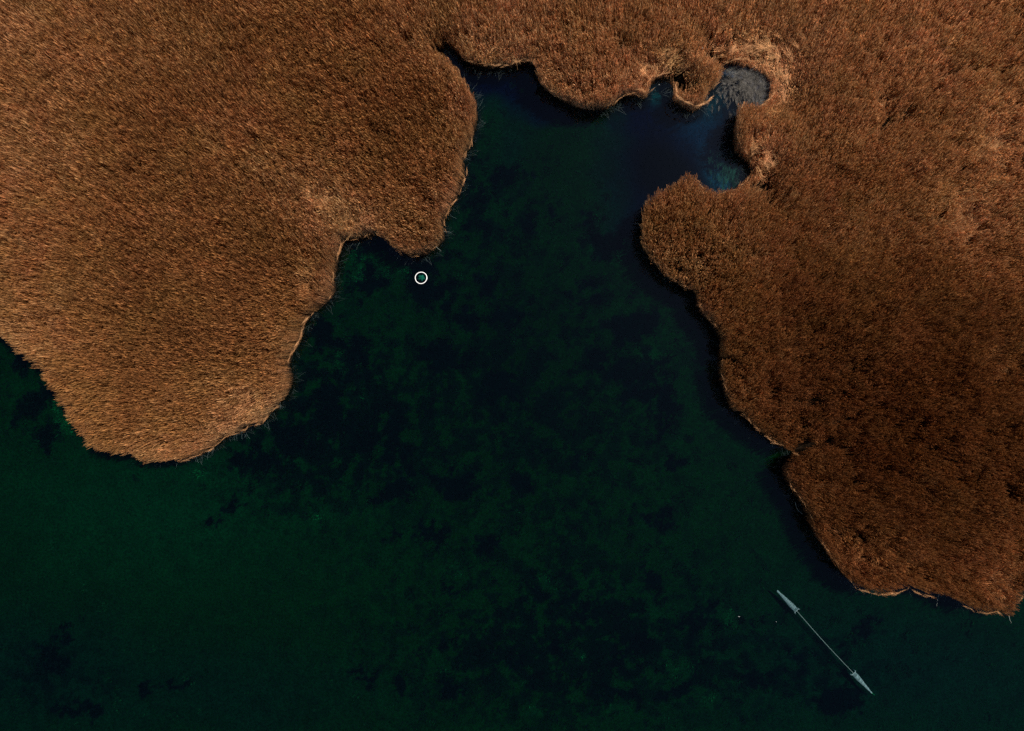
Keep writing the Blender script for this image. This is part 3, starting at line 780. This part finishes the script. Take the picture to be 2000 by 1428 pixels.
M_RING = simple("white_plastic_pipe", (.82, .84, .84), .4)
M_FLOAT = simple("dull_white_plastic", (.26, .28, .28), .6)
M_NET = simple("pale_twine", (.075, .155, .17), .8)
M_NETD = simple("weathered_twine", (.08, .15, .165), .8)
M_HOOP = simple("galvanised_hoop", (.17, .26, .28), .5)
M_DARKH = simple("dark_hoop", (.10, .19, .22), .5)
M_ROPE = simple("pale_rope", (.10, .165, .165), .8)
M_GROPE = simple("green_rope", (.05, .30, .14), .8)
M_BAG = simple("algae_covered_netting", (.10, .34, .27), .9, .6, 14)


def tube(V, F, a, b, r, n=3, r2=None):
    d = (b - a)
    if d.length < 1e-6: return
    d.normalize(); u = d.orthogonal().normalized(); v = d.cross(u); base = len(V); r2 = r if r2 is None else r2
    for c, rr in ((a, r), (b, r2)):
        for k in range(n):
            t_ = 2 * math.pi * k / n
            V.append(c + u * math.cos(t_) * rr + v * math.sin(t_) * rr)
    for k in range(n):
        F.append((base + k, base + (k + 1) % n, base + n + (k + 1) % n, base + n + k))
    F.append(tuple(base + k for k in reversed(range(n)))); F.append(tuple(base + n + k for k in range(n)))


def torus(R0, r, nu, nv, wob=0.0, gap_at=None):
    V, F = [], []
    for i in range(nu):
        a = 2 * math.pi * i / nu
        rr = R0 + wob * math.sin(a * 2 + .6) + wob * .6 * math.sin(3 * a)
        for j in range(nv):
            b = 2 * math.pi * j / nv
            V.append(Vector(((rr + r * math.cos(b)) * math.cos(a), (rr + r * math.cos(b)) * math.sin(a), r * math.sin(b))))
    for i in range(nu):
        for j in range(nv):
            F.append((i * nv + j, ((i + 1) % nu) * nv + j, ((i + 1) % nu) * nv + (j + 1) % nv, i * nv + (j + 1) % nv))
    return V, F


# ------------------------------------------------------------------ white floating ring
rx_, ry_ = P(822.5, 543)
ring = bpy.data.objects.new("floating_ring", None)
COL.objects.link(ring); ring.location = (rx_, ry_, 0.0)
tag(ring, "white floating ring alone on the dark water below the left reed bed", "floating ring")
V, F = torus(.562, .035, 72, 14, .008)
pipe = mesh_obj("tube", [v + Vector((0, 0, .025)) for v in V], F, M_RING, ring, True)
V, F = [], []
ja = R(-4)
c = Vector((math.cos(ja) * .563, math.sin(ja) * .563, .025)); tdir = Vector((-math.sin(ja), math.cos(ja), 0))
tube(V, F, c - tdir * .09, c + tdir * .09, .048, 14)
mesh_obj("joint_sleeve", V, F, M_RING, ring)
V, F = [], []
for k in range(5):                                  # bag of netting hung in the ring, bunched in its middle
    pass
nb, mb = 26, 12
for i in range(mb + 1):
    u = i / mb
    for j in range(nb):
        a = 2 * math.pi * j / nb
        fold = 1 + .22 * math.sin(5 * a + 3 * u) + .12 * math.sin(11 * a - 4 * u)
        rr = (.34 * math.sin(u * math.pi * .5)) * fold
        V.append(Vector((rr * math.cos(a) - .01, rr * math.sin(a) * .85 + .05, -.10 - .30 * u ** 1.6 + .03 * math.sin(7 * a))))
for i in range(mb):
    for j in range(nb):
        F.append((i * nb + j, i * nb + (j + 1) % nb, (i + 1) * nb + (j + 1) % nb, (i + 1) * nb + j))
mesh_obj("net_bag", V, F, M_BAG, ring, True)
V, F = [], []
for k in range(8):
    a = 2 * math.pi * (k + .3) / 8
    tube(V, F, Vector((math.cos(a) * .53, math.sin(a) * .53, -.01)), Vector((math.cos(a) * .22, math.sin(a) * .2 + .05, -.25)), .005, 4)
mesh_obj("cord", V, F, M_NETD, ring)

# ------------------------------------------------------------------ double fyke net
A0 = Vector((*P(1517, 1153), .02)); A1 = Vector((*P(1554.5, 1191.5), -.04))
B1 = Vector((*P(1665.5, 1313.5), -.04)); B0 = Vector((*P(1702, 1353), .02))
fyke = bpy.data.objects.new("fyke_net", None)
COL.objects.link(fyke)
mid = (A1 + B1) * .5
fyke.location = (mid.x, mid.y, 0)
tag(fyke, "double fyke net, two tapered grey hooped traps joined by a long straight leader line", "fishing net")


def trap(tail, mouth, prof, hoops, zc):
    """prof: (t from tail, half width); returns nothing, builds parts under fyke"""
    off = Vector((mid.x, mid.y, 0))
    d = (mouth - tail); Lg = d.length; d.normalize(); side = Vector((-d.y, d.x, 0)); up = Vector((0, 0, 1))
    ts = [p_[0] for p_ in prof]; ws = [p_[1] for p_ in prof]
    def half(t_): return float(np.interp(t_, ts, ws))
    n, mseg = 16, int(Lg / .055)
    V, F = [], []
    def pt(i, j):
        t_ = i / mseg; h_ = half(t_) * (1 + .03 * math.sin(i * 1.7)); a = 2 * math.pi * (j + .5 * (i % 2)) / n
        return tail + d * (t_ * Lg) + side * math.cos(a) * h_ + up * (math.sin(a) * h_ * .75) + up * zc - off
    for i in range(mseg):
        for j in range(n):
            p0 = pt(i, j)
            o1 = j if i % 2 == 0 else j + 1
            tube(V, F, p0, pt(i + 1, o1), .010, 3); tube(V, F, p0, pt(i + 1, o1 - 1), .010, 3)
    nt_ = mesh_obj("netting", V, F, M_NET, fyke)
    # inner throats: denser cloth funnels inside the hoops
    for (t0, t1) in zip(hoops[:-1], hoops[1:]):
        V, F = [], []
        a0 = (t1 - (t1 - t0) * .1); a1 = t0 + (t1 - t0) * .25
        for k in range(4):
            u0, u1 = k / 4, (k + 1) / 4
            for j in range(12):
                for uu, vv in ((u0, u1),):
                    q4 = []
                    for (uq, jj) in ((u0, j), (u0, j + 1), (u1, j + 1), (u1, j)):
                        tt = a0 + (a1 - a0) * uq; hh = half(a0) * .92 * (1 - .72 * uq); an = 2 * math.pi * jj / 12
                        q4.append(tail + d * (tt * Lg) + side * math.cos(an) * hh + up * (math.sin(an) * hh * .75 + zc) - off)
                    b_ = len(V); V += q4; F.append((b_, b_ + 1, b_ + 2, b_ + 3))
        mesh_obj("throat", V, F, M_NETD, fyke)
    for t_ in hoops:
        h_ = half(t_) + .012
        Vh, Fh = torus(1.0, .020 / h_, 28, 6)
        Vh = [tail + d * (t_ * Lg) + (side * v.x * h_ + up * (v.y * h_ * .76 + zc) + d * v.z * h_) - off for v in Vh]
        mesh_obj("hoop", Vh, Fh, M_DARKH, fyke, True)
    # square mouth frame with standing side wings
    V, F = [], []
    h_ = half(1.0) + .06
    c_ = mouth + up * zc - off
    cn = [c_ + side * h_ + up * .20, c_ - side * h_ + up * .20, c_ - side * h_ - up * .25, c_ + side * h_ - up * .25]
    for k in range(4): tube(V, F, cn[k], cn[(k + 1) % 4], .018, 6)
    mesh_obj("mouth_frame", V, F, M_HOOP, fyke)
    for sg in (1, -1):
        V, F = [], []
        a = c_ + side * sg * (h_ - .08) - d * .06; b = c_ + side * sg * (h_ + .04) + d * .10
        for k in range(7):
            z0 = -.22 + k * .07
            tube(V, F, a + up * z0, b + up * z0, .010, 4)
            if k < 6: tube(V, F, a.lerp(b, .5) + up * z0, b + up * (z0 + .07), .010, 4); tube(V, F, a + up * z0, a.lerp(b, .5) + up * (z0 + .07), .010, 4)
        tube(V, F, b + up * -.24, b + up * .24, .020, 6)
        mesh_obj("wing", V, F, M_NET, fyke)


trap(A0, A1, [(0, .055), (.05, .085), (.12, .065), (.3, .13), (.5, .17), (.75, .235), (.92, .225), (1, .20)], [.30, .45, .60, .74, .88], 0)
trap(B0, B1, [(0, .05), (.03, .07), (.07, .035), (.2, .09), (.38, .12), (.55, .175), (.8, .235), (1, .20)], [.22, .36, .52, .66, .84], 0)
off = Vector((mid.x, mid.y, 0))
V, F = [], []
a, b = A1 - off, B1 - off
prev = None
sd_ = (b - a).normalized(); sn = Vector((-sd_.y, sd_.x, 0))
def lead(u, z): return a.lerp(b, u) + sn * (-.07 * math.sin(math.pi * u)) + Vector((0, 0, z))
for k in range(40): tube(V, F, lead(k / 40, .12), lead((k + 1) / 40, .12), .016, 6)
mesh_obj("float_line", V, F, M_ROPE, fyke)
V, F = [], []
for k in range(40): tube(V, F, lead(k / 40, -.45), lead((k + 1) / 40, -.45), .014, 5)
mesh_obj("lead_line", V, F, M_NETD, fyke)
V, F = [], []
NL = 120
for k in range(NL):
    for r_ in range(7):
        z0 = -.43 + r_ * .076
        tube(V, F, lead(k / NL, z0), lead((k + 1) / NL, z0 + .076), .006, 3)
        tube(V, F, lead(k / NL, z0 + .076), lead((k + 1) / NL, z0), .006, 3)
mesh_obj("leader_netting", V, F, M_NETD, fyke)
V, F = [], []
e = Vector((*P(1711, 1360), -.25)) - off
tube(V, F, B0 - off, (B0 - off).lerp(e, .5) + Vector((0, 0, -.03)), .030, 6); tube(V, F, (B0 - off).lerp(e, .5) + Vector((0, 0, -.03)), e, .030, 6, .018)
mesh_obj("tail_rope", V, F, M_GROPE, fyke)


# ------------------------------------------------------------------ small white things adrift
def float_body(name, px, py, lx_, wy_, ang, label, z=0.0, cat="float"):
    V, F = [], []
    n, mm = 10, 8
    for i in range(mm + 1):
        u = i / mm
        w_ = wy_ * .5 * (math.sin(math.pi * min(max(u, .04), .96)) ** .6)
        for j in range(n):
            a = 2 * math.pi * j / n
            V.append(Vector(((u - .5) * lx_, math.cos(a) * w_, math.sin(a) * w_)))
    for i in range(mm):
        for j in range(n):
            F.append((i * n + j, i * n + (j + 1) % n, (i + 1) * n + (j + 1) % n, (i + 1) * n + j))
    F.append(tuple(reversed(range(n)))); F.append(tuple(mm * n + j for j in range(n)))
    o = mesh_obj(name, V, F, M_FLOAT, None, True)
    x, y = P(px, py, z); o.location = (x, y, z + .02); o.rotation_euler = (0, 0, R(ang))
    tag(o, label, cat)
    return o


float_body("net_float", 1443, 1204, .20, .05, -8, "small elongated white float drifting in open water left of the fyke net", 0)
float_body("net_float", 1515.5, 1214, .07, .06, 30, "tiny round white float in the water just below the upper trap of the net", 0)
float_body("net_float", 1287, 166, .10, .08, 0, "tiny white float in the small round bay at the top", 0)
float_body("plastic_bottle", 1371.5, 95.5, .18, .10, 60, "tiny white bottle caught on the pale reeds beside the overgrown channel", 2.0, "bottle")


# long single reed stems that stand out from the banks
def stem(px0, py0, px1, py1, z1, label, bow=.25):
    a = Vector((*P(px0, py0), 0)); b = Vector((*P(px1, py1, z1), z1))
    V, F = [], []
    s_ = (b - a).cross(Vector((0, 0, 1))).normalized()
    pts = [a.lerp(b, u) + s_ * bow * math.sin(3.14 * u) for u in np.linspace(0, 1, 9)]
    o_ = pts[0].copy()
    for k in range(8): tube(V, F, pts[k] - o_, pts[k + 1] - o_, .016 - k * .0012, 5, .016 - (k + 1) * .0012)
    e = mesh_obj("reed_stem", V, F, None, None)
    e.location = o_
    e.data.materials.append(M_STEM)
    tag(e, label, "reed stem", "single reed stems standing out from the banks")


M_STEM = simple("grey_reed_stem", (.34, .38, .34), .8)
stem(1568, 1004, 1553, 981, 1.1, "thin bowed pale stem arching over the water at the right bank above the net", -.2)
stem(1836, 1152, 1829, 1184, .5, "thin straight stem pointing down from the lower right bank", .05)
stem(1970, 1203, 1975, 1217, .5, "short stem at the tip of the lowest right reed point", .03)
stem(1258, 444, 1240, 436, 1.0, "pale stem poking left from the round reed lobe in the upper right", .05)
stem(1258, 418, 1252, 411, 1.4, "short pale stem at the upper left rim of the round reed lobe", .02)
stem(900, 376, 908, 372, .9, "pale stem poking right from the left bank beside the narrow water", .04)
stem(866, 452, 879, 453, .8, "horizontal pale stem above the ring on the left bank", .02)
stem(852, 482, 862, 490, .6, "small pale stem closest to the white ring", .03)
